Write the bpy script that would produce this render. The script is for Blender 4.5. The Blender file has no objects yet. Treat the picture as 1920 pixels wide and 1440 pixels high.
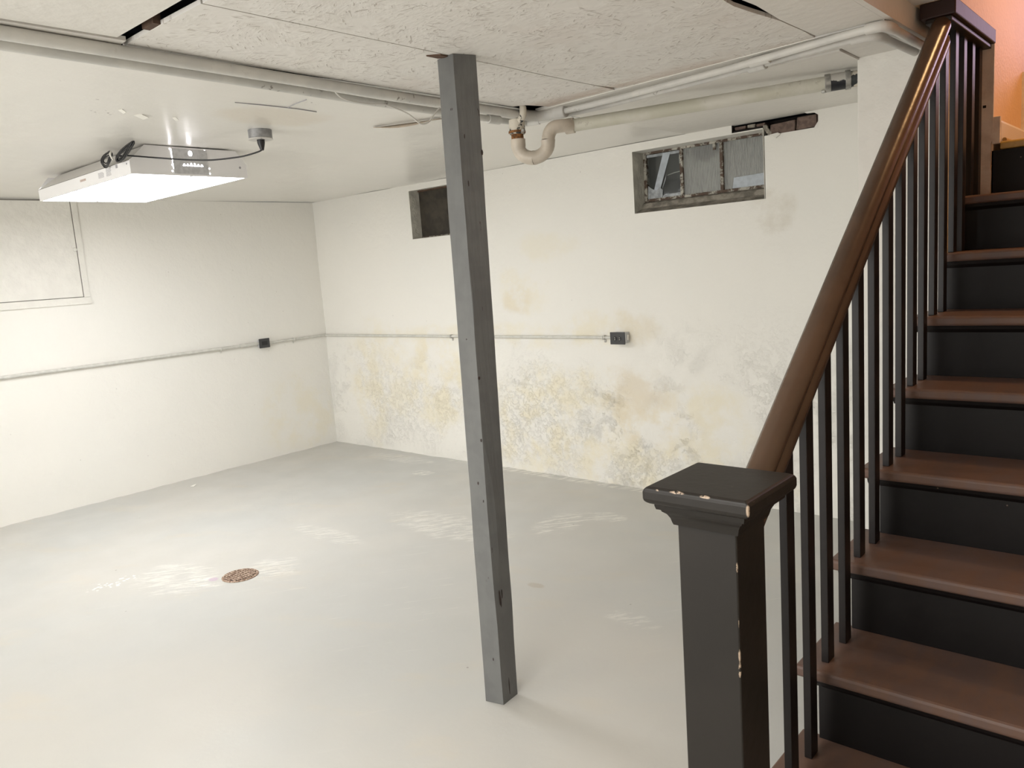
import bpy, bmesh, math, random
from mathutils import Vector, Matrix, noise
random.seed(7)
S = bpy.context.scene
COL = S.collection

# ------------------------------------------------------------------ camera, world, exposure, lights
cam_d = bpy.data.cameras.new('camera'); cam = bpy.data.objects.new('camera', cam_d); COL.objects.link(cam)
cam_d.sensor_fit = 'HORIZONTAL'; cam_d.sensor_width = 36.0; cam_d.lens = 36.0*1480.04/1920.0
cam_d.clip_start = 0.02; cam_d.clip_end = 60
XR, YR, ZR = [[0.749015, -0.044664, 0.661046], [0.658774, 0.156614, -0.735859], [-0.070663, 0.986649, 0.14673]]
cam.matrix_world = Matrix((XR+[0], YR+[0], ZR+[1.5], [0, 0, 0, 1]))
S.camera = cam
S.view_settings.view_transform = 'Standard'; S.view_settings.look = 'None'
S.view_settings.gamma = 1.0; S.view_settings.use_curve_mapping = False
S.view_settings.exposure = 0.0
W = bpy.data.worlds.new('world'); S.world = W; W.use_nodes = True
W.node_tree.nodes['Background'].inputs[0].default_value = (0.55, 0.62, 0.7, 1)
W.node_tree.nodes['Background'].inputs[1].default_value = 0.15

LAMP_STRENGTH = 19      # the two diffusers of the ceiling light
def area(name, loc, target, size, watts, color):
    d = bpy.data.lights.new(name, 'AREA'); d.shape = 'RECTANGLE'; d.size, d.size_y = size
    d.energy = watts; d.color = color
    o = bpy.data.objects.new(name, d); COL.objects.link(o); o.location = loc
    o.rotation_euler = (Vector(target)-Vector(loc)).to_track_quat('-Z', 'Y').to_euler()
    return o
# warm lamp over the upper stairs, daylight from the hall beyond, and two added fill lights out of view
area('stairwell_lamp_light', (0.08, 3.85, 3.7), (-0.68, 3.70, 2.3), (0.3, 0.3), 9.5, (1.0, 0.60, 0.28)).data.spread = math.radians(120)
area('hall_daylight', (0.0, 5.35, 2.6), (-0.68, 4.85, 2.2), (0.4, 0.7), 8, (0.92, 0.74, 1.0)).data.specular_factor = 0.3
area('rear_fill_light', (-2.7, -2.5, 1.25), (-2.4, 2.0, 1.50), (4.4, 1.9), 122, (1.0, 0.985, 0.965))  # added broad fill behind the viewer, brightens post, walls and ceiling

area('near_fill_light', (-1.1, 0.0, 2.15), (-1.1, 0.0, 0), (1.2, 1.2), 40, (1.0, 0.985, 0.96))  # added overhead fill out of view, lifts the floor on the right

# ------------------------------------------------------------------ helpers
def tag(o, label=None, cat=None, group=None, kind=None):
    if label: o['label'] = label
    if cat: o['category'] = cat
    if group: o['group'] = group
    if kind: o['kind'] = kind
    return o

def empty(name, loc, label, cat, group=None):
    o = bpy.data.objects.new(name, None); COL.objects.link(o); o.location = loc
    o.empty_display_size = 0.1
    return tag(o, label, cat, group)

class MB:
    def __init__(s): s.v = []; s.f = []; s.m = []
    def add(s, vs, fs, mi=0):
        b = len(s.v); s.v += [tuple(v) for v in vs]
        s.f += [tuple(i+b for i in f) for f in fs]; s.m += [mi]*len(fs); return s
    def box(s, a, b, mi=0):
        x0, x1 = sorted((a[0], b[0])); y0, y1 = sorted((a[1], b[1])); z0, z1 = sorted((a[2], b[2]))
        return s.add([(x0,y0,z0),(x1,y0,z0),(x1,y1,z0),(x0,y1,z0),(x0,y0,z1),(x1,y0,z1),(x1,y1,z1),(x0,y1,z1)],
              [(0,3,2,1),(4,5,6,7),(0,1,5,4),(1,2,6,5),(2,3,7,6),(3,0,4,7)], mi)
    def hexa(s, bot, top, mi=0):
        n = len(bot)
        fs = [tuple(reversed(range(n))), tuple(range(n, 2*n))] + [(i, (i+1) % n, n+(i+1) % n, n+i) for i in range(n)]
        return s.add(list(bot)+list(top), fs, mi)
    def prism(s, poly, axis, a, b, mi=0):
        # poly in the two other axes (order x,y,z with axis removed)
        def P(p, t):
            q = list(p); q.insert(axis, t); return tuple(q)
        n = len(poly)
        return s.hexa([P(p, a) for p in poly], [P(p, b) for p in poly], mi)
    def tube(s, path, r, seg=12, cap=True, mi=0):
        pts = [Vector(p) for p in path]; n = len(pts)
        rr = r if isinstance(r, (list, tuple)) else [r]*n
        t0 = (pts[1]-pts[0]).normalized()
        up = Vector((0, 0, 1)) if abs(t0.z) < 0.9 else Vector((1, 0, 0))
        N = (up - t0*up.dot(t0)).normalized(); vs = []
        for i, p in enumerate(pts):
            if i == 0: t = t0
            elif i == n-1: t = (pts[i]-pts[i-1]).normalized()
            else:
                t = ((pts[i+1]-pts[i]).normalized()+(pts[i]-pts[i-1]).normalized())
                t = t.normalized() if t.length > 1e-6 else t0
            N = (N - t*N.dot(t)); N = N.normalized() if N.length > 1e-6 else Vector((1, 0, 0))
            B = t.cross(N)
            for k in range(seg):
                a = 2*math.pi*k/seg
                vs.append(p + (N*math.cos(a)+B*math.sin(a))*rr[i])
        fs = []
        for i in range(n-1):
            for k in range(seg):
                a = i*seg+k; b = i*seg+(k+1) % seg
                fs.append((a, b, b+seg, a+seg))
        if cap:
            fs.append(tuple(reversed(range(seg)))); fs.append(tuple((n-1)*seg+k for k in range(seg)))
        return s.add(vs, fs, mi)
    def build(s, name, mats, parent=None, bevel=0, smooth=None, seg=2):
        me = bpy.data.meshes.new(name); me.from_pydata(s.v, [], s.f)
        if not isinstance(mats, (list, tuple)): mats = [mats]
        for m in mats: me.materials.append(m)
        if len(mats) > 1: me.polygons.foreach_set('material_index', s.m)
        bm = bmesh.new(); bm.from_mesh(me); bmesh.ops.recalc_face_normals(bm, faces=bm.faces); bm.to_mesh(me); bm.free()
        if smooth is not None:
            me.polygons.foreach_set('use_smooth', [True]*len(me.polygons))
            me.set_sharp_from_angle(angle=math.radians(smooth))
        me.update()
        o = bpy.data.objects.new(name, me); COL.objects.link(o)
        if parent is not None:
            o.parent = parent
            o.matrix_parent_inverse = Matrix.Identity(4)
            o.location = -Vector(parent_origin(parent))
        if bevel:
            b = o.modifiers.new('bevel', 'BEVEL'); b.width = bevel; b.segments = seg; b.limit_method = 'ANGLE'
            b.angle_limit = math.radians(35)
        return o

def parent_origin(o):
    v = Vector((0, 0, 0))
    while o is not None: v += o.location; o = o.parent
    return v

def bez(pts, n=8):
    """Catmull-Rom through the points"""
    P = [Vector(p) for p in pts]; P = [P[0]*2-P[1]]+P+[P[-1]*2-P[-2]]; out = []
    for i in range(1, len(P)-2):
        for k in range(n):
            t = k/n; a, b, c, d = P[i-1], P[i], P[i+1], P[i+2]
            out.append(0.5*((2*b)+(c-a)*t+(2*a-5*b+4*c-d)*t*t+(3*b-a-3*c+d)*t**3))
    out.append(P[-2]); return out

# ------------------------------------------------------------------ materials
class NT:
    def __init__(s, name, rough=0.5, color=(0.8, 0.8, 0.8), metal=0, spec=0.5):
        s.m = bpy.data.materials.new(name); s.m.use_nodes = True; s.t = s.m.node_tree
        s.b = s.t.nodes['Principled BSDF']
        s.b.inputs['Base Color'].default_value = (*color, 1); s.b.inputs['Roughness'].default_value = rough
        s.b.inputs['Metallic'].default_value = metal; s.b.inputs['Specular IOR Level'].default_value = spec
        s.tc = s.t.nodes.new('ShaderNodeNewGeometry'); s.pos = s.tc.outputs['Position']; s.lastn = None
    def n(s, kind, **kw):
        x = s.t.nodes.new(kind)
        for k, v in kw.items(): setattr(x, k, v)
        return x
    def link(s, a, b): s.t.links.new(a, b)
    def mapping(s, scale=(1, 1, 1), rot=(0, 0, 0), loc=(0, 0, 0)):
        x = s.n('ShaderNodeMapping'); x.vector_type = 'TEXTURE'; x.inputs['Scale'].default_value = tuple(1/q for q in scale)
        x.inputs['Rotation'].default_value = rot; x.inputs['Location'].default_value = loc
        s.link(s.pos, x.inputs['Vector']); return x.outputs[0]
    def noise(s, scale, detail=4, rough=0.5, vec=None, dist=0):
        x = s.n('ShaderNodeTexNoise'); x.inputs['Scale'].default_value = scale; x.inputs['Detail'].default_value = detail
        x.inputs['Roughness'].default_value = rough; x.inputs['Distortion'].default_value = dist
        s.link(vec if vec is not None else s.pos, x.inputs['Vector']); return x.outputs['Fac']
    def voro(s, scale, vec=None, feature='F1', out='Distance', rnd=1):
        x = s.n('ShaderNodeTexVoronoi', feature=feature); x.inputs['Scale'].default_value = scale
        x.inputs['Randomness'].default_value = rnd
        s.link(vec if vec is not None else s.pos, x.inputs['Vector']); return x.outputs[out]
    def ramp(s, f, a, b, lo=0.0, hi=1.0):
        x = s.n('ShaderNodeMapRange'); x.interpolation_type = 'SMOOTHSTEP'
        x.inputs['From Min'].default_value = a; x.inputs['From Max'].default_value = b
        x.inputs['To Min'].default_value = lo; x.inputs['To Max'].default_value = hi
        s.link(f, x.inputs['Value']); return x.outputs[0]
    def math(s, op, a, b=None):
        x = s.n('ShaderNodeMath', operation=op)
        for i, v in enumerate((a, b)):
            if v is None: continue
            if isinstance(v, (int, float)): x.inputs[i].default_value = v
            else: s.link(v, x.inputs[i])
        return x.outputs[0]
    def mul(s, a, b): return s.math('MULTIPLY', a, b)
    def plus(s, a, b): return s.math('ADD', a, b)
    def mix(s, f, a, b):
        x = s.n('ShaderNodeMix', data_type='RGBA')
        if isinstance(f, (int, float)): x.inputs[0].default_value = f
        else: s.link(f, x.inputs[0])
        for i, v in ((6, a), (7, b)):
            if isinstance(v, tuple): x.inputs[i].default_value = (*v, 1)
            else: s.link(v, x.inputs[i])
        return x.outputs[2]
    def axis(s, i):
        x = s.n('ShaderNodeSeparateXYZ'); s.link(s.pos, x.inputs[0]); return x.outputs[i]
    def blob(s, c, r, wob=0.0, wscale=6, plane='xz'):
        """soft round patch mask around world point c (ellipsoid radii r)"""
        mp = s.n('ShaderNodeMapping'); mp.vector_type = 'POINT'
        mp.inputs['Scale'].default_value = tuple(1/q for q in r)
        mp.inputs['Location'].default_value = tuple(-c[i]/r[i] for i in range(3))
        s.link(s.pos, mp.inputs['Vector'])
        l = s.n('ShaderNodeVectorMath', operation='LENGTH'); s.link(mp.outputs[0], l.inputs[0])
        d = l.outputs['Value']
        if wob: d = s.plus(d, s.mul(s.plus(s.noise(wscale, 5, 0.65), -0.5), wob))
        return s.ramp(d, 1.0, 0.55)
    def color(s, c): s.link(c, s.b.inputs['Base Color']); return s
    def rough(s, c): s.link(c, s.b.inputs['Roughness']); return s
    def bump(s, h, dist=0.01, strength=1.0):
        x = s.n('ShaderNodeBump'); x.inputs['Distance'].default_value = dist; x.inputs['Strength'].default_value = strength
        s.link(h, x.inputs['Height'])
        if s.lastn is not None: s.link(s.lastn, x.inputs['Normal'])
        s.lastn = x.outputs[0]; s.link(s.lastn, s.b.inputs['Normal']); return s

def simple(name, color, rough=0.5, metal=0, spec=0.5, var=0.0, vs=12, bump=0.0, bs=60):
    m = NT(name, rough, color, metal, spec)
    if var:
        c2 = tuple(q*(1-var) for q in color)
        m.color(m.mix(m.ramp(m.noise(vs, 4), 0.35, 0.65), color, c2))
    if bump: m.bump(m.noise(bs, 3), bump)
    return m.m

def emis(name, color, strength):
    m = bpy.data.materials.new(name); m.use_nodes = True; b = m.node_tree.nodes['Principled BSDF']
    b.inputs['Base Color'].default_value = (0.8, 0.8, 0.8, 1)
    b.inputs['Emission Color'].default_value = (*color, 1); b.inputs['Emission Strength'].default_value = strength
    return m

WALL = (0.84, 0.82, 0.765)
def wall_material(name, stains, relief=1.0):
    m = NT(name, 0.55, WALL, spec=0.35)
    base = m.mix(m.ramp(m.noise(1.3, 3), 0.35, 0.65), WALL, (0.825, 0.81, 0.76))
    n5 = m.noise(4.0, 6, 0.6)
    col = base
    for c, r, tint, k in stains:
        msk = m.mul(m.blob(c, r, 0.9, 5), m.ramp(n5, 0.38, 0.62))
        col = m.mix(m.mul(msk, k), col, tint)
    # fine dark specks
    sp = m.ramp(m.voro(7.0), 0.035, 0.02)
    col = m.mix(m.mul(sp, 0.45), col, (0.45, 0.42, 0.38))
    m.color(col)
    # trowelled relief, stronger in the lower half where paint blisters
    low = m.ramp(m.axis(2), 1.35, 0.35, 0.12, 1.0)
    big = m.noise(3.0, 4, 0.55)
    m.bump(big, 0.03, 0.35)
    m.bump(m.noise(30, 5, 0.6), 0.004, 0.55)
    blister = m.ramp(m.noise(9, 8, 0.72, dist=0.2), 0.48, 0.66)
    patch = m.ramp(m.noise(2.2, 3), 0.45, 0.6)
    m.bump(m.mul(m.mul(blister, low), patch), 0.007, 0.7*relief)
    sparse = m.ramp(m.noise(1.6, 3, 0.5, m.mapping((1, 1, 1), (0, 0, 0), (3, 5, 2))), 0.44, 0.60)
    m.bump(m.mul(m.mul(m.ramp(m.noise(22, 7, 0.7), 0.47, 0.60), low), sparse), 0.0038, 0.7*relief)
    return m.m

M = {}
Y0 = 4.273
yel = (0.82, 0.76, 0.60); tan = (0.74, 0.66, 0.51); ochre = (0.70, 0.60, 0.44)
M['wall_back'] = wall_material('painted plaster, damp stained', [
    ((-3.73, Y0, 1.27), (0.16, 0.4, 0.13), tan, 0.6), ((-3.66, Y0, 1.34), (0.28, 0.4, 0.20), yel, 0.5), ((-3.45, Y0, 1.62), (0.32, 0.4, 0.14), yel, 0.4),
    ((-4.63, Y0, 0.62), (0.45, 0.4, 0.45), yel, 0.9), ((-5.35, Y0, 0.65), (0.55, 0.4, 0.55), yel, 0.6),
    ((-5.5, Y0, 0.4), (0.25, 0.4, 0.5), yel, 0.5), ((-3.4, Y0, 0.45), (0.9, 0.5, 0.4), yel, 0.9),
    ((-2.75, Y0, 0.55), (0.35, 0.4, 0.32), ochre, 0.55), ((-2.3, Y0, 0.4), (0.4, 0.4, 0.42), yel, 0.75),
    ((-2.9, Y0, 0.12), (1.5, 0.4, 0.22), yel, 0.8), ((-3.0, Y0, 1.05), (0.4, 0.4, 0.16), yel, 0.6),
    ((-4.0, Y0, 1.0), (1.5, 0.4, 0.12), yel, 0.5), ((-1.83, Y0, 1.70), (0.16, 0.3, 0.14), (0.68, 0.64, 0.56), 0.7),
    ((-2.75, Y0, 1.06), (0.22, 0.3, 0.16), tan, 0.5)])
M['wall_left'] = wall_material('painted plaster', [((-6.085, 3.95, 0.35), (0.3, 0.5, 0.4), yel, 0.5)], 0.35)
M['wall_plain'] = simple('off white wall paint', (0.81, 0.79, 0.735), 0.6, var=0.04, bump=0.004, bs=30)
M['reveal'] = simple('grey dirty reveal plaster', (0.66, 0.64, 0.57), 0.8, var=0.28, vs=10, bump=0.006, bs=40)

def floor_material():
    m = NT('grey floor paint on concrete', 0.4, (0.56, 0.55, 0.52), spec=0.35)
    c0 = m.mix(m.ramp(m.noise(0.9, 4, 0.55), 0.35, 0.65), (0.565, 0.55, 0.51), (0.535, 0.535, 0.51))
    c0 = m.mix(m.mul(m.ramp(m.noise(1.7, 5, 0.6, m.mapping((1, 2.2, 1), (0, 0, 0.5))), 0.56, 0.72), 0.35), c0, (0.60, 0.55, 0.46))
    # pale scuffs, dragged and speckled
    st = m.mapping((1.0, 12, 1), (0, 0, math.radians(52)))
    streak = m.ramp(m.noise(2.4, 6, 0.7, st), 0.60, 0.68)
    region = m.ramp(m.noise(0.8, 2), 0.48, 0.62)
    c0 = m.mix(m.mul(m.mul(streak, region), 0.35), c0, (0.74, 0.72, 0.66))
    drag = m.noise(1.0, 6, 0.75, m.mapping((7, 42, 1), (0, 0, math.radians(50))))
    dots = m.ramp(m.voro(38, out='Distance'), 0.34, 0.26)
    for c, r, k in [((-4.03, 1.74, 0), (0.34, 0.22, 1), 0.50), ((-3.86, 1.80, 0), (0.13, 0.06, 1), 0.9), ((-4.45, 3.86, 0), (0.12, 0.08, 1), 1.0),
                    ((-3.70, 2.1, 0), (0.20, 0.18, 1), 0.5), ((-3.37, 3.09, 0), (0.55, 0.22, 1), 0.55), ((-2.81, 3.46, 0), (0.16, 0.26, 1), 0.6),
                    ((-2.62, 3.68, 0), (0.14, 0.10, 1), 0.6), ((-1.79, 2.62, 0), (0.16, 0.07, 1), 0.4), ((-3.9, 2.6, 0), (0.4, 0.1, 1), 0.4),
                    ((-5.0, 4.1, 0), (0.5, 0.12, 1), 0.5), ((-3.3, 4.25, 0), (1.5, 0.07, 1), 0.8)]:
        c0 = m.mix(m.mul(m.mul(m.blob(c, r, 0.9, 9), m.ramp(drag, 0.46, 0.58)), k), c0, (0.84, 0.82, 0.76))
    c0 = m.mix(m.mul(m.blob((-4.28, 1.52, 0), (0.075, 0.16, 1), 0.5, 12), m.mul(dots, 0.9)), c0, (0.90, 0.88, 0.84))
    c0 = m.mix(m.mul(m.blob((-3.845, 1.845, 0), (0.035, 0.03, 1), 0.5, 30), 0.8), c0, (0.52, 0.40, 0.50))
    c0 = m.mix(m.mul(m.blob((-2.35, 2.68, 0), (0.06, 0.03, 1), 0.8, 20), 0.5), c0, (0.42, 0.36, 0.28))
    sp = m.ramp(m.voro(4.5), 0.028, 0.014)
    c0 = m.mix(m.mul(sp, 0.7), c0, (0.25, 0.22, 0.2))
    m.color(c0)
    m.rough(m.ramp(m.noise(3, 4), 0.3, 0.7, 0.34, 0.55))
    m.bump(m.noise(1.6, 3), 0.02, 0.5); m.bump(m.noise(26, 4, 0.6), 0.002, 0.4)
    return m.m
M['floor'] = floor_material()

def plaster_ceiling():
    m = NT('glossy painted ceiling board', 0.30, (0.74, 0.71, 0.66), spec=0.45)
    c = m.mix(m.ramp(m.noise(1.6, 4), 0.35, 0.65), (0.80, 0.775, 0.725), (0.785, 0.765, 0.715))
    c = m.mix(m.mul(m.blob((-2.98, 1.95, 2.19), (0.20, 0.30, 1), 0.5, 6), 0.35), c, (0.66, 0.56, 0.42))
    chip = m.ramp(m.noise(46, 4, 0.6), 0.60, 0.64)
    for p, r in [((-2.80, 1.08), 0.03), ((-3.19, 1.36), 0.05), ((-3.0, 1.25), 0.02), ((-3.19, 1.88), 0.03), ((-2.70, 1.95), 0.03), ((-4.9, 3.2), 0.04)]:
        c = m.mix(m.mul(m.blob((p[0], p[1], 2.19), (r, r*1.6, 1), 0.8, 18), m.mul(chip, 0.8)), c, (0.25, 0.22, 0.19))
    m.color(c)
    m.bump(m.noise(2.2, 3), 0.03, 0.4)
    m.bump(m.noise(9, 4, 0.5, m.mapping((1, 0.35, 1))), 0.006, 0.5)
    m.bump(m.noise(70, 2), 0.001, 0.4)
    return m.m
M['ceil'] = plaster_ceiling()
M['ceil_smooth'] = simple('smooth painted ceiling board', (0.80, 0.775, 0.725), 0.6, var=0.05, vs=2, bump=0.003, bs=25)

def osb():
    m = NT('white painted strand board', 0.75, (0.72, 0.69, 0.64), spec=0.25)
    h = None; d = None
    for ang, sx, sy, sc in ((0.2, 20, 95, 1), (1.0, 18, 85, 1.0), (-0.7, 20, 90, 1.0), (1.5, 17, 80, 1), (-0.2, 24, 110, 1)):
        v = m.mapping((sx, sy, 1), (0, 0, ang), (ang*7, 3*ang, 0))
        n = m.noise(sc, 2, 0.5, v)
        gate = m.ramp(m.noise(7, 2, 0.5, m.mapping((1, 1, 1), (0, 0, 0), (ang*5, 0, 0))), 0.47, 0.56)
        line = m.mul(m.ramp(n, 0.64, 0.70), gate)
        plate = m.mul(n, gate)
        d = line if d is None else m.math('MAXIMUM', d, line)
        h = plate if h is None else m.plus(h, plate)
    c = m.mix(m.ramp(m.noise(1.5, 4, 0.6), 0.35, 0.65), (0.81, 0.785, 0.74), (0.79, 0.765, 0.725))
    flk = m.voro(26, m.mapping((1.0, 0.45, 1), (0, 0, 0.6)), out='Color')
    fs = m.n('ShaderNodeSeparateColor'); m.link(flk, fs.inputs[0])
    c = m.mix(m.mul(m.ramp(fs.outputs[0], 0.6, 0.9), 0.22), c, (0.70, 0.665, 0.61))
    c = m.mix(m.mul(m.ramp(m.noise(2.4, 4, 0.6, m.mapping((1, 1, 1), (0, 0, 0), (4, 4, 0))), 0.55, 0.7), 0.25), c, (0.66, 0.58, 0.52))
    c = m.mix(m.mul(d, 0.6), c, (0.40, 0.35, 0.30))
    # bare edges by the pipes
    e = m.mul(m.ramp(m.axis(1), 2.70, 2.86), m.ramp(m.noise(6, 4, 0.6, m.mapping((0.5, 2, 1))), 0.40, 0.60))
    c = m.mix(m.mul(e, 0.65), c, (0.52, 0.40, 0.32))
    m.color(c); m.bump(h, 0.0016, 0.8); m.bump(m.mul(d, -1.0), 0.0015, 0.6)
    return m.m
M['osb'] = osb()
M['deck'] = simple('dark old floor deck', (0.018, 0.022, 0.035), 0.9, var=0.4)
M['joist'] = simple('bare brown lumber', (0.12, 0.07, 0.045), 0.85, var=0.4, vs=20)
def pipe_paint():
    m = NT('chipped white pipe paint', 0.5, (0.66, 0.645, 0.60))
    f = m.mul(m.ramp(m.noise(30, 5, 0.65), 0.60, 0.66), m.ramp(m.noise(3.0, 2), 0.5, 0.62))
    c = m.mix(m.ramp(m.noise(8, 3), 0.4, 0.6), (0.67, 0.655, 0.615), (0.60, 0.59, 0.56))
    m.color(m.mix(m.mul(f, 0.8), c, (0.16, 0.14, 0.12))); m.bump(m.noise(40, 4), 0.003, 0.7)
    return m.m
M['pipe'] = pipe_paint()
def drain_paint():
    m = NT('stained plastic drain pipe', 0.42, (0.62, 0.60, 0.52))
    c = m.mix(m.ramp(m.noise(5, 5, 0.6), 0.4, 0.65), (0.64, 0.62, 0.55), (0.55, 0.535, 0.44))
    f = m.mul(m.ramp(m.noise(26, 5, 0.7), 0.60, 0.68), m.ramp(m.noise(4, 2), 0.45, 0.6))
    m.color(m.mix(m.mul(f, 0.5), c, (0.28, 0.24, 0.18)))
    return m.m
M['drain'] = drain_paint()
M['trap'] = simple('peach stained trap plastic', (0.62, 0.55, 0.46), 0.4, var=0.18, vs=14)
M['rust'] = simple('rusted iron', (0.30, 0.13, 0.04), 0.85, var=0.6, vs=60, bump=0.003)
def coupling():
    m = NT('flaking painted coupling', 0.6, (0.6, 0.55, 0.45))
    f = m.ramp(m.noise(24, 5, 0.6), 0.50, 0.55)
    m.color(m.mix(f, (0.64, 0.59, 0.50), (0.035, 0.04, 0.04))); m.bump(f, -0.002)
    return m.m
M['coupling'] = coupling()
def rubber():
    m = NT('black rubber under flaked white paint', 0.4)
    f = m.ramp(m.plus(m.axis(2), m.mul(m.noise(30, 4, 0.6), 0.04)), 2.156, 2.160)
    m.color(m.mix(f, (0.012, 0.013, 0.018), (0.52, 0.50, 0.46))); return m.m
M['rubber'] = rubber()
M['steel'] = simple('painted steel clamp', (0.5, 0.49, 0.46), 0.35, 0.6, var=0.4, vs=40)
def post_paint():
    m = NT('grey painted lumber', 0.55, (0.16, 0.165, 0.16), spec=0.4)
    g = m.noise(6, 4, 0.6, m.mapping((8, 8, 0.5)))
    c = m.mix(m.ramp(m.noise(14, 4), 0.4, 0.6), (0.150, 0.152, 0.147), (0.135, 0.136, 0.133))
    ch = m.ramp(m.noise(14, 5, 0.6, m.mapping((4, 4, 1.2))), 0.70, 0.73)
    m.color(m.mix(m.mul(ch, 0.8), c, (0.05, 0.035, 0.03)))
    m.bump(g, 0.004, 0.5)
    return m.m
M['post'] = post_paint()
M['dent'] = simple('bare dark wood in dents', (0.05, 0.034, 0.03), 0.8, var=0.5, vs=80)

def dark_wood(name, col, rough, worn=0.0, wcol=(0.10, 0.05, 0.03), chips=0.0):
    m = NT(name, rough, col, spec=0.28)
    g = m.noise(5, 5, 0.6, m.mapping((3, 1.2, 1.2)))
    c = m.mix(m.ramp(m.noise(3, 4), 0.4, 0.65), col, tuple(q*0.8 for q in col))
    if worn: c = m.mix(m.mul(m.ramp(g, 0.38, 0.62), worn), c, wcol)
    if chips:
        f = None
        for cx_, cy_, cz_, rx_, rz_ in CHIPS:
            q = m.mul(m.blob((cx_, cy_, cz_), (rx_, rx_, rz_), 1.2, 45), m.ramp(m.noise(60, 4, 0.7), 0.44, 0.50))
            f = q if f is None else m.math('MAXIMUM', f, q)
        c = m.mix(m.mul(f, chips), c, (0.50, 0.38, 0.28))
    sp = m.ramp(m.voro(9.0), 0.030, 0.015)
    c = m.mix(m.mul(sp, 0.5), c, (0.30, 0.22, 0.17))
    m.color(c); m.bump(m.noise(30, 4), 0.0012, 0.6)
    return m.m
CHIPS = [(-0.611, 1.293, 1.035, 0.006, 0.022), (-0.632, 1.293, 1.010, 0.014, 0.006), (-0.70, 1.293, 1.047, 0.012, 0.003), (-0.76, 1.293, 1.047, 0.018, 0.003), (-0.80, 1.293, 1.047, 0.01, 0.003),
         (-0.6605, 1.342, 0.72, 0.004, 0.018), (-0.6605, 1.342, 0.69, 0.005, 0.022), (-0.6605, 1.342, 0.90, 0.003, 0.012), (-0.612, 1.32, 1.047, 0.004, 0.004), (-0.6605, 1.342, 0.79, 0.002, 0.02)]
M['newel'] = dark_wood('dark brown satin paint', (0.019, 0.0155, 0.0125), 0.42, chips=0.9)
M['header'] = dark_wood('dark red brown header paint', (0.030, 0.013, 0.010), 0.5)
M['baluster'] = dark_wood('dark baluster paint', (0.0125, 0.0095, 0.009), 0.40)
M['rail'] = dark_wood('glossy brown rail varnish', (0.088, 0.055, 0.036), 0.27, 0.35, (0.115, 0.068, 0.042))
M['tread'] = dark_wood('worn brown tread paint', (0.140, 0.092, 0.078), 0.42, 0.6, (0.155, 0.086, 0.056))
M['riser'] = dark_wood('black riser paint', (0.006, 0.0045, 0.0045), 0.5)
M['yellow'] = simple('varnished yellow oak', (0.55, 0.36, 0.10), 0.35, var=0.2, vs=30)
M['peach'] = simple('peach wall paint', (0.85, 0.60, 0.38), 0.6, var=0.05, vs=3, bump=0.002, bs=80)
M['lilac'] = simple('white gloss skirting paint', (0.78, 0.74, 0.76), 0.35)
def jamb_mat():
    m = NT('rough patched plaster', 0.75, (0.62, 0.52, 0.44))
    m.color(m.mix(m.ramp(m.noise(14, 5, 0.6), 0.4, 0.7), (0.80, 0.71, 0.63), (0.66, 0.56, 0.48))); m.bump(m.noise(30, 5), 0.008, 0.7)
    return m.m
M['jamb'] = jamb_mat()
M['brick'] = simple('exposed brown brick', (0.20, 0.14, 0.115), 0.9, var=0.35, vs=40, bump=0.006, bs=70)
M['mortar'] = simple('crumbling mortar', (0.42, 0.38, 0.32), 0.9, var=0.4, vs=40, bump=0.01)
M['void'] = simple('dark cavity', (0.02, 0.016, 0.014), 0.95)
def window_frame_mat():
    m = NT('rust stained white frame', 0.7)
    f = m.ramp(m.noise(24, 6, 0.68), 0.43, 0.53)
    m.color(m.mix(f, (0.48, 0.46, 0.40), (0.10, 0.065, 0.045))); m.bump(f, -0.002)
    return m.m
M['wframe'] = window_frame_mat()
M['sill'] = simple('dirty concrete sill', (0.34, 0.31, 0.26), 0.9, var=0.5, vs=18, bump=0.008, bs=40)
def glass(name, col, rough, trans):
    m = NT(name, rough, col); m.b.inputs['Transmission Weight'].default_value = trans; m.b.inputs['IOR'].default_value = 1.45
    return m.m
M['glass'] = glass('clear dusty glass', (0.80, 0.84, 0.84), 0.04, 0.96)
def ribbed():
    m = NT('dusty ribbed glass', 0.32, (0.33, 0.34, 0.33))
    m.b.inputs['Transmission Weight'].default_value = 0.2
    d = m.noise(3, 4, 0.6, m.mapping((60, 1, 5)))
    c = m.mix(m.ramp(d, 0.45, 0.7), (0.36, 0.37, 0.355), (0.24, 0.245, 0.235))
    c = m.mix(m.mul(m.blob((-2.30, 4.4, 2.10), (0.12, 0.5, 0.08), 0.8, 18), 0.5), c, (0.13, 0.13, 0.13))
    m.color(c); return m.m
M['ribbed'] = ribbed()
M['tape'] = simple('milky plastic tape', (0.50, 0.55, 0.60), 0.4, var=0.15, vs=30)
M['cobweb'] = simple('torn milky plastic film', (0.46, 0.49, 0.51), 0.45, var=0.4, vs=30)
M['well'] = simple('grey window well', (0.22, 0.215, 0.215), 0.8, var=0.3, vs=4)
M['board'] = simple('grimy dark infill board', (0.055, 0.045, 0.032), 0.7, var=0.5, vs=14, bump=0.003, bs=30)
M['housing'] = simple('white enamelled sheet metal', (0.88, 0.87, 0.87), 0.35)
M['housing_top'] = simple('back tray sheet metal', (0.62, 0.60, 0.57), 0.45)
M['seam'] = simple('grey joint', (0.20, 0.185, 0.165), 0.8)
M['galv'] = simple('galvanised steel', (0.62, 0.62, 0.63), 0.38, 0.15, var=0.15, vs=60)
M['lamp'] = emis('led diffuser', (0.98, 0.985, 1.0), LAMP_STRENGTH)
M['slot'] = emis('lit vent slots', (1.0, 0.96, 1.0), 14)
M['ink'] = simple('grey printed ink', (0.36, 0.35, 0.37), 0.6)
M['ink2'] = simple('brown printed ink', (0.42, 0.27, 0.20), 0.6)
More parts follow.
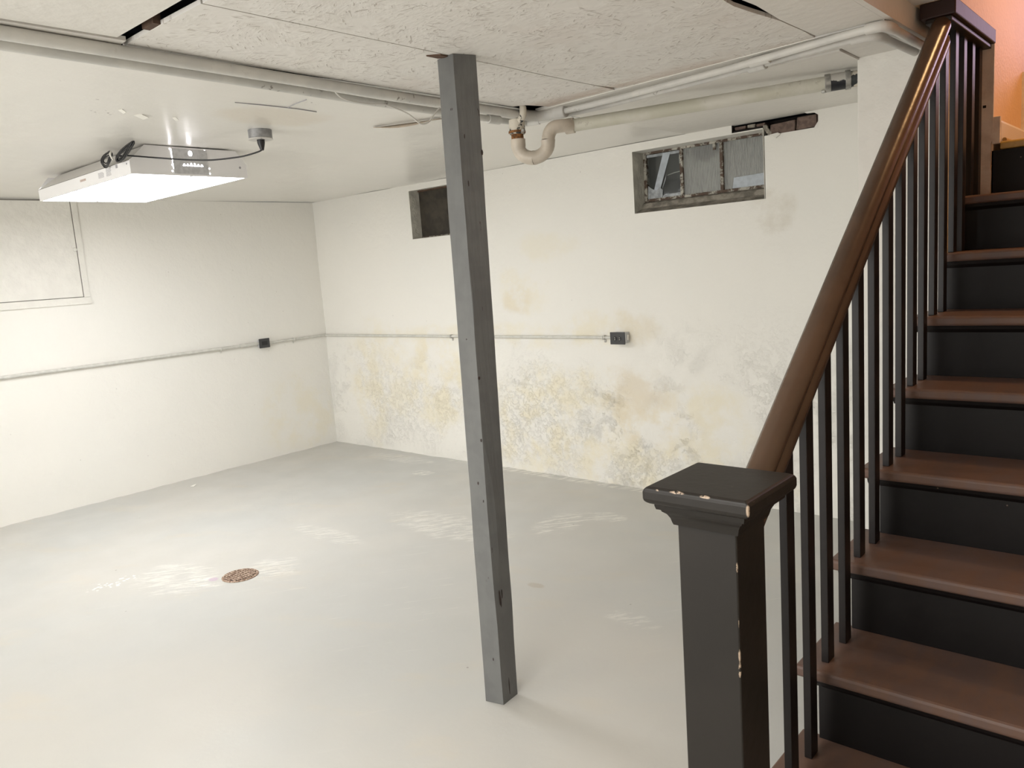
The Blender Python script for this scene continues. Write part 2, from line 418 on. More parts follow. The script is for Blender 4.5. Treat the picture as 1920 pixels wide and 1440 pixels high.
M['cord'] = simple('black cord jacket', (0.012, 0.012, 0.014), 0.4)
M['jbox'] = simple('galvanised box', (0.34, 0.34, 0.345), 0.45, 0.3, var=0.25, vs=50)
M['jcover'] = simple('painted box cover', (0.62, 0.60, 0.57), 0.45)
M['plate'] = simple('charcoal cover plate', (0.045, 0.045, 0.047), 0.42)
M['plate_dark'] = simple('black plastic', (0.012, 0.012, 0.013), 0.5)
M['conduit'] = simple('painted conduit', (0.66, 0.65, 0.60), 0.45, var=0.12, vs=30)
M['cable'] = simple('white sheathed cable', (0.72, 0.70, 0.66), 0.45)
def grate():
    m = NT('rusty gritty drain grate', 0.9)
    f = m.ramp(m.noise(90, 4, 0.6), 0.4, 0.6)
    m.color(m.mix(f, (0.20, 0.12, 0.08), (0.52, 0.40, 0.31))); m.bump(m.noise(120, 3), 0.003)
    return m.m
M['grate'] = grate()
M['flap'] = simple('curled paint edge', (0.50, 0.42, 0.33), 0.7, var=0.5, vs=10)
M['chipm'] = simple('pale paint chip', (0.8, 0.78, 0.72), 0.6)

# ------------------------------------------------------------------ the room
XL, YB, H = -6.085, 4.273, 2.19
XE, YF = 1.3, -2.6          # unseen ends of the room, behind and right of the viewer
# stairs
R_, G_, NY1 = 0.2054, 0.2563, 1.652     # rise, going, y of the first nosing
XS0, XS1 = -0.735, 0.25
NST = 8

def struct(o): o['kind'] = 'structure'; return o

def panel_grid(name, axis, level, u0, u1, v0, v1, cell, mat, holes=(), amp=0.002, sign=1, freq=2.5, fine=0.0, us=(), vs=()):
    """uneven plastered surface: a grid facing the room, with clean holes"""
    def cuts(a, b, extra):
        n = max(1, round((b-a)/cell)); xs = [a+(b-a)*i/n for i in range(n+1)]
        for e in extra:
            if a < e < b:
                i = min(range(1, n), key=lambda k: abs(xs[k]-e)); xs[i] = e
        return sorted(set(xs))
    eu = [h[0] for h in holes]+[h[1] for h in holes]+list(us); ev = [h[2] for h in holes]+[h[3] for h in holes]+list(vs)
    U = cuts(u0, u1, eu); V = cuts(v0, v1, ev); m = MB(); vs_ = []
    for v in V:
        for u in U:
            w = [u, v]; w.insert(axis, level); p = Vector(w)
            d = noise.noise(p*freq)*amp + (noise.noise(p*14)*fine if fine else 0)
            for h in holes:
                du = max(h[0]-u, 0, u-h[1]); dv = max(h[2]-v, 0, v-h[3]); d *= min(1, math.hypot(du, dv)/0.10)
            w[axis] += sign*d; vs_.append(tuple(w))
    nu = len(U); fs = []
    for j in range(len(V)-1):
        for i in range(nu-1):
            cu = (U[i]+U[i+1])/2; cv = (V[j]+V[j+1])/2
            if any(h[0] < cu < h[1] and h[2] < cv < h[3] for h in holes): continue
            a = j*nu+i; fs.append((a, a+1, a+nu+1, a+nu))
    m.add(vs_, fs)
    return m, mat

# floor
m, mt = panel_grid('floor', 2, 0.0, XL-0.05, XE, YF, YB+0.05, 0.05, M['floor'], amp=0.0, fine=0)
for i, v in enumerate(m.v):
    e = min(abs(v[0]-XL), abs(v[1]-YB)); k = max(0, 1-e/0.06)
    m.v[i] = (v[0], v[1], k*0.006*(0.5+noise.noise(Vector(v)*9)))
floor = struct(m.build('floor', mt, smooth=60))
tag(floor, 'pale grey painted concrete floor with pale scuffs')

# back wall with the two window openings and the broken patch
W1 = (-4.785, -4.06, 1.764, 2.148); W2 = (-2.715, -1.878, 1.770, 2.142)
BK = (-1.870, -1.578, 2.104, 2.1901); SL = (-2.058, -1.8701, 2.160, 2.1901)
m, mt = panel_grid('wall_back', 1, YB, XL-0.02, 0.3, 0.0, 2.19, 0.03, M['wall_back'], (W1, W2, BK, SL), amp=0.006, fine=0.003, freq=1.7)
wall_back = struct(m.build('wall_back', mt, smooth=70)); tag(wall_back, 'white plastered basement wall with yellowed flaking patches')
m, mt = panel_grid('wall_left', 0, XL, YF, YB+0.02, 0.0, 2.19, 0.04, M['wall_left'], amp=0.006, fine=0.002, freq=1.7)
wall_left = struct(m.build('wall_left', mt, smooth=70)); tag(wall_left, 'plain white plastered wall left of the corner')
struct(MB().box((XL-0.1, YF-0.1, 0), (XE+0.1, YF, H)).build('wall_front', M['wall_plain']))
mr = MB(); mr.box((XE, YF, 0), (XE+0.1, 1.5, H)); mr.box((XS1, 1.5, 0), (XE+0.1, 1.6, H))
struct(mr.build('wall_right', M['wall_plain']))
struct(MB().box((XL-0.1, YB+0.55, -0.05), (0.3, YB+0.65, 2.3)).build('window_well_wall', M['well']))  # grey wall of the window well, behind the panes

# pier beside the stairs
pier = struct(MB().box((-1.054, 3.26, 0), (-0.748, YB+0.02, H)).build('wall_pier', M['wall_plain'], bevel=0.003))
tag(pier, 'smooth white wall pier beside the staircase')

# reveals of window openings, children of the back wall
def rev(poly, axis, a, b, mat, name='reveal', parent=wall_back):
    return MB().prism(poly, axis, a, b).build(name, mat, parent)
D1 = YB+0.105; D2 = YB+0.135; yf = YB+0.001
def boxp(a, b, mat, name, parent, bevel=0): return MB().box(a, b).build(name, mat, parent, bevel=bevel)
# window 1 (boarded)
boxp((W1[0]-0.006, yf, W1[2]-0.006), (W1[0], D1, W1[3]+0.006), M['reveal'], 'reveal', wall_back)
boxp((W1[1], yf, W1[2]-0.006), (W1[1]+0.006, D1, W1[3]+0.006), M['reveal'], 'reveal', wall_back)
boxp((W1[0], yf, W1[3]), (W1[1], D1, W1[3]+0.006), M['reveal'], 'reveal', wall_back)
MB().prism([(yf, W1[2]-0.006), (D1, W1[2]-0.006), (D1, W1[2]+0.016), (yf, W1[2])], 0, W1[0], W1[1]).build('sill', M['reveal'], wall_back)
w1 = struct(MB().box((W1[0]-0.02, D1, W1[2]-0.02), (W1[1]+0.02, D1+0.05, W1[3]+0.02)).build('window_1', M['board']))
tag(w1, 'small basement window opening closed with a grimy dark board')
fr = MB(); fr.box((W1[0], D1-0.012, W1[3]-0.012), (W1[1], D1, W1[3])); fr.build('top_batten', M['joist'], w1)
fr = MB(); fr.box((W1[0]+0.005, D1-0.008, W1[2]+0.014), (W1[1], D1, W1[2]+0.022)); fr.build('bottom_batten', M['wframe'], w1)
# window 2 (three panes)
boxp((W2[0]-0.006, yf, W2[2]-0.006), (W2[0], D2+0.06, W2[3]+0.006), M['reveal'], 'reveal', wall_back)
boxp((W2[1], yf, W2[2]-0.006), (W2[1]+0.004, D2+0.06, W2[3]), M['reveal'], 'reveal', wall_back)
boxp((W2[0], yf, W2[3]), (W2[1], D2+0.06, W2[3]+0.006), M['wall_plain'], 'reveal', wall_back)
MB().prism([(yf, W2[2]-0.006), (D2, W2[2]-0.006), (D2, W2[2]+0.072), (D2-0.035, W2[2]+0.060), (D2-0.05, W2[2]+0.03), (yf, W2[2]+0.0)], 0, W2[0], W2[1]).build('sill', M['sill'], wall_back)
zb, zt = W2[2]+0.070, W2[3]
f = MB(); f.box((W2[0], D2-0.012, zb), (W2[1], D2+0.02, zb+0.017))
w2 = struct(f.build('window_2', M['wframe'], bevel=0.002)); tag(w2, 'three-pane basement window with a rusty flaking frame')
boxp((W2[0], D2-0.012, zt-0.014), (W2[1], D2+0.02, zt), M['wframe'], 'head_rail', w2, 0.002)
boxp((W2[0], D2-0.012, zb+0.0172), (W2[0]+0.020, D2+0.02, zt-0.0142), M['wframe'], 'frame_stile', w2, 0.002)
boxp((W2[1]-0.012, D2-0.012, zb+0.0172), (W2[1], D2+0.02, zt-0.0142), M['wframe'], 'frame_stile', w2, 0.002)
mx = (-2.450, -2.187)
for q in mx: boxp((q-0.010, D2-0.014, zb+0.0172), (q+0.010, D2+0.018, zt-0.0142), M['wframe'], 'mullion', w2, 0.002)
px = [(W2[0]+0.020, mx[0]-0.010), (mx[0]+0.010, mx[1]-0.010), (mx[1]+0.010, W2[1]-0.012)]
for i, (a, b) in enumerate(px):
    if i == 0:
        o = MB().box((a, D2+0.002, zb+0.017), (b, D2+0.006, zt-0.014)).build('pane', M['glass'], w2)
        o['label'] = 'clear pane with torn plastic and tape'
    else:
        g = MB(); n = 56; vs = []; fs = []
        for j in range(n+1):
            x = a+(b-a)*j/n; y = D2+0.002+(0.0016 if j % 2 else 0.0)
            vs += [(x, y, zb+0.017), (x, y, zt-0.014), (x, y+0.004, zb+0.017), (x, y+0.004, zt-0.014)]
        for j in range(n):
            k = 4*j; fs += [(k, k+4, k+5, k+1), (k+2, k+3, k+7, k+6)]
        g.add(vs, fs); o = g.build('pane', M['ribbed'], w2); o['label'] = 'grey ribbed pane'
tp = D2-0.002
def strip(pts, mat, name='tape', y=tp, t=0.002):
    return MB().prism([(p[0], p[1]) for p in pts], 1, y, y+t).build(name, mat, w2)
MAPX = lambda u: W2[0]+0.02+u*(mx[0]-0.01-W2[0]-0.02)   # 0..1 across the left pane
MAPZ = lambda v: zb+0.017+v*(zt-0.014-zb-0.017)
Q = lambda *uv: [(MAPX(u), MAPZ(v)) for u, v in uv]
strip(Q((0.12, 0.02), (0.30, 0.02), (0.72, 0.98), (0.50, 0.98)), M['tape'])
strip(Q((0.0, 0.0), (0.44, 0.0), (0.46, 0.17), (0.36, 0.24), (0.26, 0.17), (0.12, 0.23), (0.02, 0.30)), M['cobweb'], 'torn_film', tp-0.0024)
strip(Q((0.44, 0.19), (0.56, 0.42), (0.58, 0.52), (0.48, 0.30)), M['cobweb'], 'torn_film', tp)
strip(Q((0.0, 0.93), (1.0, 0.93), (1.0, 0.99), (0.0, 0.99)), M['cobweb'], 'torn_film', tp+0.0015, 0.0015)
strip(Q((0.44, 0.0), (1.0, 0.0), (1.0, 0.07), (0.46, 0.05)), M['cobweb'], 'torn_film', tp)
o = MB().tube(bez([(MAPX(0.48), D2+0.05, MAPZ(0.50)), (MAPX(0.7), D2+0.055, MAPZ(0.54)), (MAPX(1.0), D2+0.05, MAPZ(0.56))]), 0.0026, 8).build('pale_line', M['chipm'], w2, smooth=60)  # thin pale tube behind the left pane
o = MB().tube(bez([(MAPX(0.86), D2+0.05, MAPZ(0.92)), (MAPX(0.85), D2+0.05, MAPZ(0.80)), (MAPX(0.87), D2+0.05, MAPZ(0.68)), (MAPX(0.92), D2+0.05, MAPZ(0.67))]), 0.0018, 8).build('pale_line', M['chipm'], w2, smooth=60)
strip([(mx[1]+0.06, zb+0.017), (W2[1]-0.013, zb+0.017), (W2[1]-0.013, zb+0.085), (mx[1]+0.07, zb+0.078)], M['tape'], 'torn_film', tp, 0.0012)
strip([(mx[1]-0.052, zt-0.050), (mx[1]-0.036, zt-0.050), (mx[1]-0.034, zt-0.016), (mx[1]-0.052, zt-0.016)], M['wframe'], 'latch', tp-0.010, 0.008)
# broken patch: bricks in a dark cavity
m = MB(); m.box((SL[0], YB+0.10, 2.150), (BK[0]+0.002, YB+0.12, H)); m.box((BK[0]+0.002, YB+0.10, 2.08), (BK[1]+0.02, YB+0.12, H)); m.box((SL[0], yf+0.016, SL[2]-0.012), (SL[1], YB+0.10, SL[2])); m.box((BK[0]-0.004, yf+0.05, BK[2]-0.02), (BK[1]+0.03, YB+0.10, BK[2]))
m.box((BK[1], yf+0.02, BK[2]-0.02), (BK[1]+0.03, YB+0.10, H)); m.box((SL[0]-0.03, yf+0.004, SL[2]), (SL[0], YB+0.10, H))
m.build('cavity', M['void'], wall_back)
def brick(a, b, y0=YB+0.012, mat='brick', parent=wall_back, z=(0, 0), rg=0.005):
    mm = MB(); mm.box((a[0], y0, a[1]), (b[0], YB+0.10, b[1]))
    mm.v = [(v[0]+random.uniform(-rg, rg), v[1]+random.uniform(-rg, rg)/2, v[2]+random.uniform(-rg, rg)/1.6) for v in mm.v]
    return mm.build('brick', M[mat], parent, bevel=0.004)
brick((-1.838, 2.104), (-1.700, 2.160), YB+0.006); brick((-1.693, 2.108), (-1.590, 2.172), YB+0.006); brick((-1.588, 2.116), (-1.572, 2.176), YB+0.010, rg=0.002)
brick((-2.05, 2.162), (-1.985, 2.180), YB+0.02, rg=0.002); brick((-1.975, 2.162), (-1.93, 2.180), YB+0.02, 'mortar', rg=0.002); brick((-1.922, 2.162), (-1.876, 2.178), YB+0.02, rg=0.002)
mm = MB()
for k in range(9):
    c = Vector((-1.868+0.004*k+random.uniform(-.004, .004), YB+0.012, 2.155-0.0065*k)); r = 0.011
    mm.box(c-Vector((r, r*0.8, r*0.7)), c+Vector((r, r*0.8, r*0.7)))
mm.build('mortar', M['mortar'], wall_back, bevel=0.004)
MB().prism([(-1.600, 2.103), (-1.577, 2.103), (-1.577, 2.135)], 1, YB, YB+0.02).build('plaster_flake', M['wall_plain'], wall_back)
MB().prism([(-1.577, 2.165), (-1.577, 2.1895), (-1.65, 2.1895), (-1.64, 2.182), (-1.60, 2.180)], 1, YB, YB+0.02).build('plaster_flake', M['wall_plain'], wall_back)
MB().prism([(-1.835, 2.104), (-1.80, 2.082), (-1.775, 2.10), (-1.79, 2.108)], 1, YB-0.014, YB-0.004).build('plaster_flake', M['wall_plain'], wall_back)
for zz, a, b in ((2.145, -1.742, -1.712),):
    MB().prism([(a, zz), (b, zz-0.004), (b+0.002, zz+0.012), (a, zz+0.014)], 1, YB+0.007, YB+0.012).build('plaster_flake', M['mortar'], wall_back)

# ceiling
deck = MB().box((XL-0.1, YF-0.1, H+0.05), (-0.8195, YB+0.7, H+0.07))
deck.box((-0.8195, YF-0.1, H+0.05), (XE+0.1, 1.5, H+0.07))
ceiling = struct(deck.build('ceiling', M['deck'])); tag(ceiling, 'white painted basement ceiling of boards with dark open joints')
def cpan(poly, mat, z=H, t=0.012, bev=0.0):
    return MB().prism(poly, 2, z, z+t).build('ceiling_panel', mat, ceiling, bevel=bev)
m, mt = panel_grid('c', 2, H, XL-0.05, -2.345, YF, YB+0.03, 0.06, M['ceil'], amp=0.006, freq=1.6, fine=0.001)
m.build('ceiling_panel', mt, ceiling, smooth=60)
def wob(pts, n=14, a=0.004):
    out = []
    for i in range(len(pts)):
        p = Vector(pts[i]); q = Vector(pts[(i+1) % len(pts)]); L = (q-p).length
        k = max(1, min(n, int(L/0.06)))
        for j in range(k):
            r = p.lerp(q, j/k)
            if j: r = r+Vector((noise.noise(Vector((r.x*9, r.y*9, 1.3)))*a, noise.noise(Vector((r.x*9, r.y*9, 7.7)))*a))
            out.append((r.x, r.y))
    return out
cpan(wob([(-2.335, 1.064), (-1.8935, 1.068), (-1.8935, 2.62), (-1.889, 2.80), (-1.8935, 2.885), (-2.25, 2.888), (-2.262, 2.835), (-2.285, 2.76), (-2.335, 2.735)]), M['osb'])
cpan(wob([(-1.888, 1.070), (-1.046, 1.068), (-1.046, 2.0), (-1.066, 2.25), (-1.058, 2.36), (-1.041, 2.52), (-1.040, 2.70), (-1.047, 2.80), (-1.042, 2.87), (-1.86, 2.885), (-1.869, 2.82), (-1.884, 2.72), (-1.888, 2.60)], a=0.003), M['osb'])
cpan([(-2.262, YF), (-1.055, YF), (-1.055, 1.024), (-1.60, 1.022), (-2.262, 1.018)], M['ceil_smooth'])
cpan([(-2.335, YF), (-2.270, YF), (-2.270, 1.045), (-2.335, 1.050)], M['ceil_smooth'], z=H-0.003)
cpan([(-1.034, YF), (-0.82, YF), (-0.82, 2.80), (-1.037, 2.80), (-1.036, 2.70), (-1.036, 2.50), (-1.022, 2.30), (-1.034, 2.0)], M['ceil_smooth'])
cpan([(-0.8195, YF), (XE+0.1, YF), (XE+0.1, 1.5), (-0.8195, 1.5)], M['ceil_smooth'])
cpan([(-0.8195, 1.5), (-0.800, 1.5), (-0.800, 4.3), (-0.8195, 4.3)], M['ceil_smooth'], t=0.082)
cpan([(-0.800, 1.5), (-0.682, 1.5), (-0.682, 3.054), (-0.800, 3.054)], M['ceil_smooth'], z=2.272)
# border strip behind the pipes and the boards over the drain
cpan(wob([(-2.342, 2.898), (-0.822, 2.80), (-0.822, 3.02), (-1.042, 3.045), (-1.826, 3.07), (-2.342, 3.06)], a=0.002), M['ceil_smooth'], z=H-0.003)
cpan([(-2.342, 3.062), (-1.83, 3.072), (-1.53, 3.33), (-1.12, 3.458), (-1.05, 3.458), (-1.05, 4.31), (-2.342, 4.31)], M['ceil_smooth'])
cpan([(-1.824, 3.074), (-1.046, 3.048), (-1.052, 3.452), (-1.12, 3.452), (-1.525, 3.322)], M['ceil_smooth'], z=H-0.009)
cpan([(-1.040, 3.046), (-0.822, 3.024), (-0.822, 3.30), (-1.047, 3.30)], M['ceil_smooth'], z=H-0.002)
MB().box((-2.165, 1.044, H+0.002), (-2.10, 1.066, H+0.03)).build('joist_end', M['joist'], ceiling)
MB().prism([(-1.93, 1.85), (-1.895, 1.88), (-1.893, 1.93), (-1.93, 1.90)], 2, H-0.004, H).build('splinter', M['joist'], ceiling)
MB().prism([(-1.889, 2.70), (-1.868, 2.76), (-1.862, 2.86), (-1.884, 2.80)], 2, H+0.0125, H+0.02).build('splinter', M['joist'], ceiling)
# peeling flap and chips on the plaster side
fl = MB(); n = 8
for i in range(n+1):
    t = i/n; x = -2.975+0.30*t; y = 2.49+0.14*t
    fl.v += [(x, y, H-0.001), (x+0.006, y-0.022, H-0.002-0.016*math.sin(math.pi*min(1, t*1.1)))]
for i in range(n): fl.f.append((2*i, 2*i+2, 2*i+3, 2*i+1)); fl.m.append(0)
o = fl.build('paint_flap', M['flap'], ceiling, smooth=60)
sm = o.modifiers.new('s', 'SOLIDIFY'); sm.thickness = 0.003
for (x, y, s) in ((-3.19, 1.46, 0.030), (-3.165, 1.60, 0.014), (-3.12, 1.37, 0.016)):
    f = MB(); f.add([(x, y, H-0.002), (x+s, y+s*0.6, H-0.002), (x+s*0.9, y+s*1.5, H-0.012), (x-s*0.1, y+s*1.2, H-0.014)], [(0, 1, 2, 3)])
    o = f.build('paint_flap', M['chipm'], ceiling); q = o.modifiers.new('s', 'SOLIDIFY'); q.thickness = 0.002

def crack(pts, w=0.0016):
    f = MB()
    for i in range(len(pts)-1):
        a = Vector((*pts[i], 0)); b = Vector((*pts[i+1], 0)); d = (b-a).normalized(); q = Vector((-d.y, d.x, 0))*w
        f.hexa([a-q+Vector((0, 0, H-0.0035)), b-q+Vector((0, 0, H-0.0035)), b+q+Vector((0, 0, H-0.0035)), a+q+Vector((0, 0, H-0.0035))],
               [a-q+Vector((0, 0, H)), b-q+Vector((0, 0, H)), b+q+Vector((0, 0, H)), a+q+Vector((0, 0, H))])
    return f.build('crack', M['ink'], ceiling)
crack([(-2.811, 1.676), (-2.803, 1.807), (-2.80, 1.93), (-2.812, 2.045)], 0.0007)
crack([(-2.800, 1.90), (-2.72, 1.885), (-2.643, 1.882)], 0.0005)

# access hatch on the left wall
dr = MB().box((XL-0.01, 0.60, 1.505), (XL+0.012, 2.240, H-0.012))
d1 = struct(dr.build('door_1', M['wall_plain'], bevel=0.002)); tag(d1, 'flush white access hatch high on the left wall')
fr = MB(); fr.box((XL-0.01, 0.5, 1.451), (XL+0.014, 2.287, 1.500)); fr.build('frame', M['wall_plain'], d1, bevel=0.002)
fr = MB(); fr.box((XL-0.01, 2.246, 1.5005), (XL+0.010, 2.287, H-0.004)); fr.build('frame', M['wall_plain'], d1, bevel=0.002)
MB().box((XL+0.002, 0.6, 1.5005), (XL+0.0122, 2.244, 1.5045)).build('joint', M['seam'], d1)
MB().box((XL+0.002, 2.2405, 1.5005), (XL+0.0095, 2.2455, H-0.012)).build('joint', M['seam'], d1)
MB().box((XL+0.002, 0.6, H-0.012), (XL+0.0065, 2.244, H-0.006)).build('joint', M['seam'], d1)
MB().tube([(XL+0.010, 2.228, 1.838), (XL+0.020, 2.228, 1.838)], [0.016, 0.013], 16).build('latch', M['wall_plain'], d1, bevel=0.002)

# ------------------------------------------------------------------ upper stairwell
UZ = 9*R_       # landing height
YL = 3.70
wl = MB(); wl.box((-0.80, 1.5, 2.2845), (-0.68, 3.054, 4.6)); wl.box((-0.80, 3.054, 2.272), (-0.68, YL, 4.6)); wl.box((-0.747, YL, 1.643), (-0.68, 5.6, 4.6))
ws = struct(wl.build('wall_stairwell', M['peach'])); tag(ws, 'peach painted wall rising beside the upper stairs')
jb = MB(); n = 26; L_, R__ = [], []
for i in range(n+1):
    z = 1.645+(2.222-1.645)*i/n
    e = noise.noise(Vector((z*23, 3, 1)))*0.010 if z < 1.845 else 0.0
    R__.append((-0.686+e if z < 1.845 else -0.680, z)); L_.append((-0.7285, z))
jb.prism(L_+R__[::-1], 1, YL-0.012, YL)
jb.build('jamb', M['jamb'], ws)
MB().box((-0.716, YL-0.0135, 1.985), (-0.705, YL-0.012, 1.995)).build('hole', M['void'], ws)
wr = MB(); wr.box((XS1, 1.6, 0), (XS1+0.1, 5.6, 4.6)); struct(wr.build('wall_stair_side', M['peach']))
struct(MB().box((-0.9, 5.6, 1.6), (XS1+0.2, 5.7, 4.6)).build('wall_upper_end', M['peach']))
struct(MB().box((-0.9, 1.4, 2.19), (XS1+0.2, 1.4999, 4.6)).build('wall_upper_front', M['peach']))
struct(MB().box((-0.9, 1.4, 4.6), (XS1+0.2, 5.7, 4.65)).build('ceiling_upper', M['wall_plain']))
sk = struct(MB().prism([(-0.6795, UZ+0.001), (-0.655, UZ+0.001), (-0.655, UZ+0.075), (-0.664, UZ+0.088), (-0.6795, UZ+0.092)], 1, YL+0.012, 5.6).build('baseboard_landing', M['lilac'], bevel=0.002))
tag(sk, 'white skirting along the landing wall')
MB().box((-0.6835, YL-0.010, UZ-0.006), (-0.656, YL+0.0115, UZ+0.098)).build('skirting_end', M['jamb'], sk, bevel=0.002)
MB().tube([(-0.644, YL+0.008, UZ+0.008), (-0.644, 4.6, UZ+0.008)], 0.008, 10).build('shoe_moulding', M['yellow'], sk, smooth=60)

# ------------------------------------------------------------------ staircase
st = empty('staircase', (-0.24, 1.68, 0), 'dark brown painted wooden staircase climbing at the right of the room', 'staircase')
for k in range(1, NST+1):
    y = NY1+G_*(k-1); z = R_*k
    x0 = -0.785 if y < 3.1 else -0.744
    prof = [(y, z-0.008), (y+0.003, z-0.002), (y+0.010, z), (y+G_+0.0475, z), (y+G_+0.0475, z-0.032), (y+0.006, z-0.032), (y, z-0.026)]
    MB().prism(prof, 0, x0, XS1-0.001).build('tread', M['tread'], st, bevel=0.004)
    sc = [(y+0.012, z-0.0325), (y+0.0295, z-0.0325), (y+0.0295, z-0.055), (y+0.026, z-0.055), (y+0.016, z-0.044)]
    MB().prism(sc, 0, max(x0+0.012, -0.765), XS1-0.001).build('nosing_moulding', M['riser'], st)
    MB().box((XS0+0.001, y+0.030, z-R_+(0.0005 if k > 1 else 0.001)), (XS1-0.001, y+0.046, z-0.0325)).build('riser', M['riser'], st)
y = YL
MB().box((-0.6855, y, NST*R_+0.0005), (XS1-0.001, y+0.016, UZ-0.0305)).build('riser', M['riser'], st)
t = MB().prism([(y-0.030, UZ-0.006), (y-0.024, UZ), (y+0.09, UZ), (y+0.09, UZ-0.03), (y-0.030, UZ-0.03)], 0, -0.652, XS1-0.001).build('nosing', M['yellow'], st, bevel=0.004)
t['label'] = 'yellow varnished top nosing'
# side stringer under the treads, stepped
pl = [(NY1+0.047, 0.001)]
for k in range(1, NST+1):
    y = NY1+G_*(k-1)
    pl += [(y+0.047, R_*k-0.033), (y+G_+0.047-0.0005, R_*k-0.033)]
pl = [(NY1+0.047, 0.001)]+[p for p in pl[1:]]
yend = NY1+G_*NST+0.0465
pl += [(yend, R_*NST-0.36), (NY1+0.047+0.45, 0.001)]
MB().prism(pl, 0, XS0, XS0+0.018).build('stringer', M['riser'], st)
lf = struct(MB().box((-0.652, YL+0.091, UZ-0.03), (XS1, 5.6, UZ)).build('floor_landing', M['yellow']))

# ------------------------------------------------------------------ railing: newel, handrail, balusters, header
XC = -0.7235; YC = 1.405
rl = empty('stair_railing', (XC, YC, 0), 'dark brown wooden stair railing with a square newel and straight balusters', 'railing')
nw = 0.063
nwl = MB().box((XC-nw, YC-nw, 0), (XC+nw, YC+nw, 0.9935)).build('newel_post', M['newel'], rl, bevel=0.003)
def lathe_sq(rings):
    m = MB(); vs = []; fs = []
    for hw, z in rings: vs += [(XC-hw, YC-hw, z), (XC+hw, YC-hw, z), (XC+hw, YC+hw, z), (XC-hw, YC+hw, z)]
    for i in range(len(rings)-1):
        for k in range(4): fs.append((4*i+k, 4*i+(k+1) % 4, 4*i+4+(k+1) % 4, 4*i+4+k))
    fs.append((3, 2, 1, 0)); n = 4*(len(rings)-1); fs.append((n, n+1, n+2, n+3))
    return m.add(vs, fs)
lathe_sq([(nw+0.0005, 0.966), (nw+0.006, 0.966), (nw+0.008, 0.972), (nw+0.010, 0.980), (nw+0.015, 0.989), (nw+0.022, 0.995), (nw+0.024, 1.000),
          (nw+0.030, 1.001), (nw+0.032, 1.008), (nw+0.0325, 1.0145)]).build('cap_moulding', M['newel'], nwl, smooth=35)
lathe_sq([(0.104, 1.015), (0.110, 1.019), (0.112, 1.026), (0.112, 1.040), (0.109, 1.047), (0.103, 1.050)]).build('newel_cap', M['newel'], nwl, bevel=0.003)
# handrail: moulded profile (x across, v square to the slope) swept up the slope
SLP = 0.790; zt0 = lambda y: 1.078+SLP*(y-1.62)
ang = math.atan(SLP); cs, sn = math.cos(ang), math.sin(ang)
prof = [(-0.030, -0.022), (-0.031, -0.034), (-0.024, -0.044), (-0.021, -0.052), (-0.027, -0.060), (-0.029, -0.072), (-0.026, -0.086), (-0.020, -0.090),
        (0.020, -0.090), (0.026, -0.086), (0.029, -0.072), (0.027, -0.060), (0.021, -0.052), (0.024, -0.044), (0.031, -0.034), (0.030, -0.022),
        (0.024, -0.010), (0.014, -0.003), (0.0, 0.0), (-0.014, -0.003), (-0.024, -0.010)]
XRL = -0.7245
def rail_end(y, plumb=True):
    # plumb-cut end at y: slide each profile point along the slope to that y
    return [(XRL+p[0], y, zt0(y)+p[1]/cs) for p in prof]
MB().hexa(rail_end(YC+nw+0.045), rail_end(3.075)).build('handrail', M['rail'], rl, smooth=50)
bot_rail = lambda y: zt0(y)-0.090/cs
BW, BD = 0.0095, 0.0215
j = 0
while True:
    yf_ = 1.707+0.1275*j
    if yf_+2*BD > 3.69: break
    k = int((yf_-NY1)/G_)+1
    z0 = R_*k+0.0002; y0, y1 = yf_, yf_+2*BD
    jx = random.uniform(-0.0015, 0.0015); x0, x1 = XRL-BW+jx, XRL+BW+jx
    zt_a = min(bot_rail(y0)+0.004, 2.2195); zt_b = min(bot_rail(y1)+0.004, 2.2195)
    MB().hexa([(x0, y0, z0), (x1, y0, z0), (x1, y1, z0), (x0, y1, z0)],
              [(x0, y0, zt_a), (x1, y0, zt_a), (x1, y1, zt_b), (x0, y1, zt_b)]).build('baluster', M['baluster'], rl, bevel=0.0015)
    j += 1
hb = MB().box((-0.785, 3.055, 2.2200), (-0.676, 3.690, 2.2715)).build('header_board', M['header'], rl, bevel=0.004)
MB().box((-0.770, 3.068, 2.2045), (-0.690, 3.690, 2.2198)).build('cove_moulding', M['newel'], hb, bevel=0.003)

# ------------------------------------------------------------------ support post (old, slightly leaning and twisted lumber)
B4 = [(-1.853, 1.806), (-1.783, 1.822), (-1.791, 1.905), (-1.861, 1.889)]
T4 = [(-1.951, 1.918), (-1.868, 1.908), (-1.838, 1.985), (-1.921, 1.995)]
def post_ring(z):
    t = z/H; q = [Vector(B4[i]).lerp(Vector(T4[i]), t) for i in range(4)]
    # chamfered (waney) near corner low on the post
    w = 0.0
    if 0.28 < z < 0.92: w = 0.030*math.sin(math.pi*(z-0.28)/0.64)**0.7
    w = max(w, 0.002)
    M_ = q[1]; a = M_+(q[0]-M_).normalized()*w*0.15; b = M_+(q[2]-M_).normalized()*w*1.15
    r = [q[0], a, b, q[2], q[3]]
    return [(p.x+noise.noise(Vector((p.x*3, z*4.5, i)))*0.0022, p.y+noise.noise(Vector((p.y*3, z*4.5, i+9)))*0.0022, z) for i, p in enumerate(r)]
zs = [0.0005]+[0.03+(H-0.03-0.001)*i/70 for i in range(71)]
pm = MB(); vs = []; fs = []
for z in zs: vs += post_ring(z)
n = 5
for i in range(len(zs)-1):
    for k in range(n): fs.append((i*n+k, i*n+(k+1) % n, (i+1)*n+(k+1) % n, (i+1)*n+k))
fs.append(tuple(reversed(range(n)))); fs.append(tuple((len(zs)-1)*n+k for k in range(n)))
pm.add(vs, fs)
post = pm.build('support_post', M['post']); tag(post, 'grey painted square timber post, slightly leaning, in mid floor', 'post')
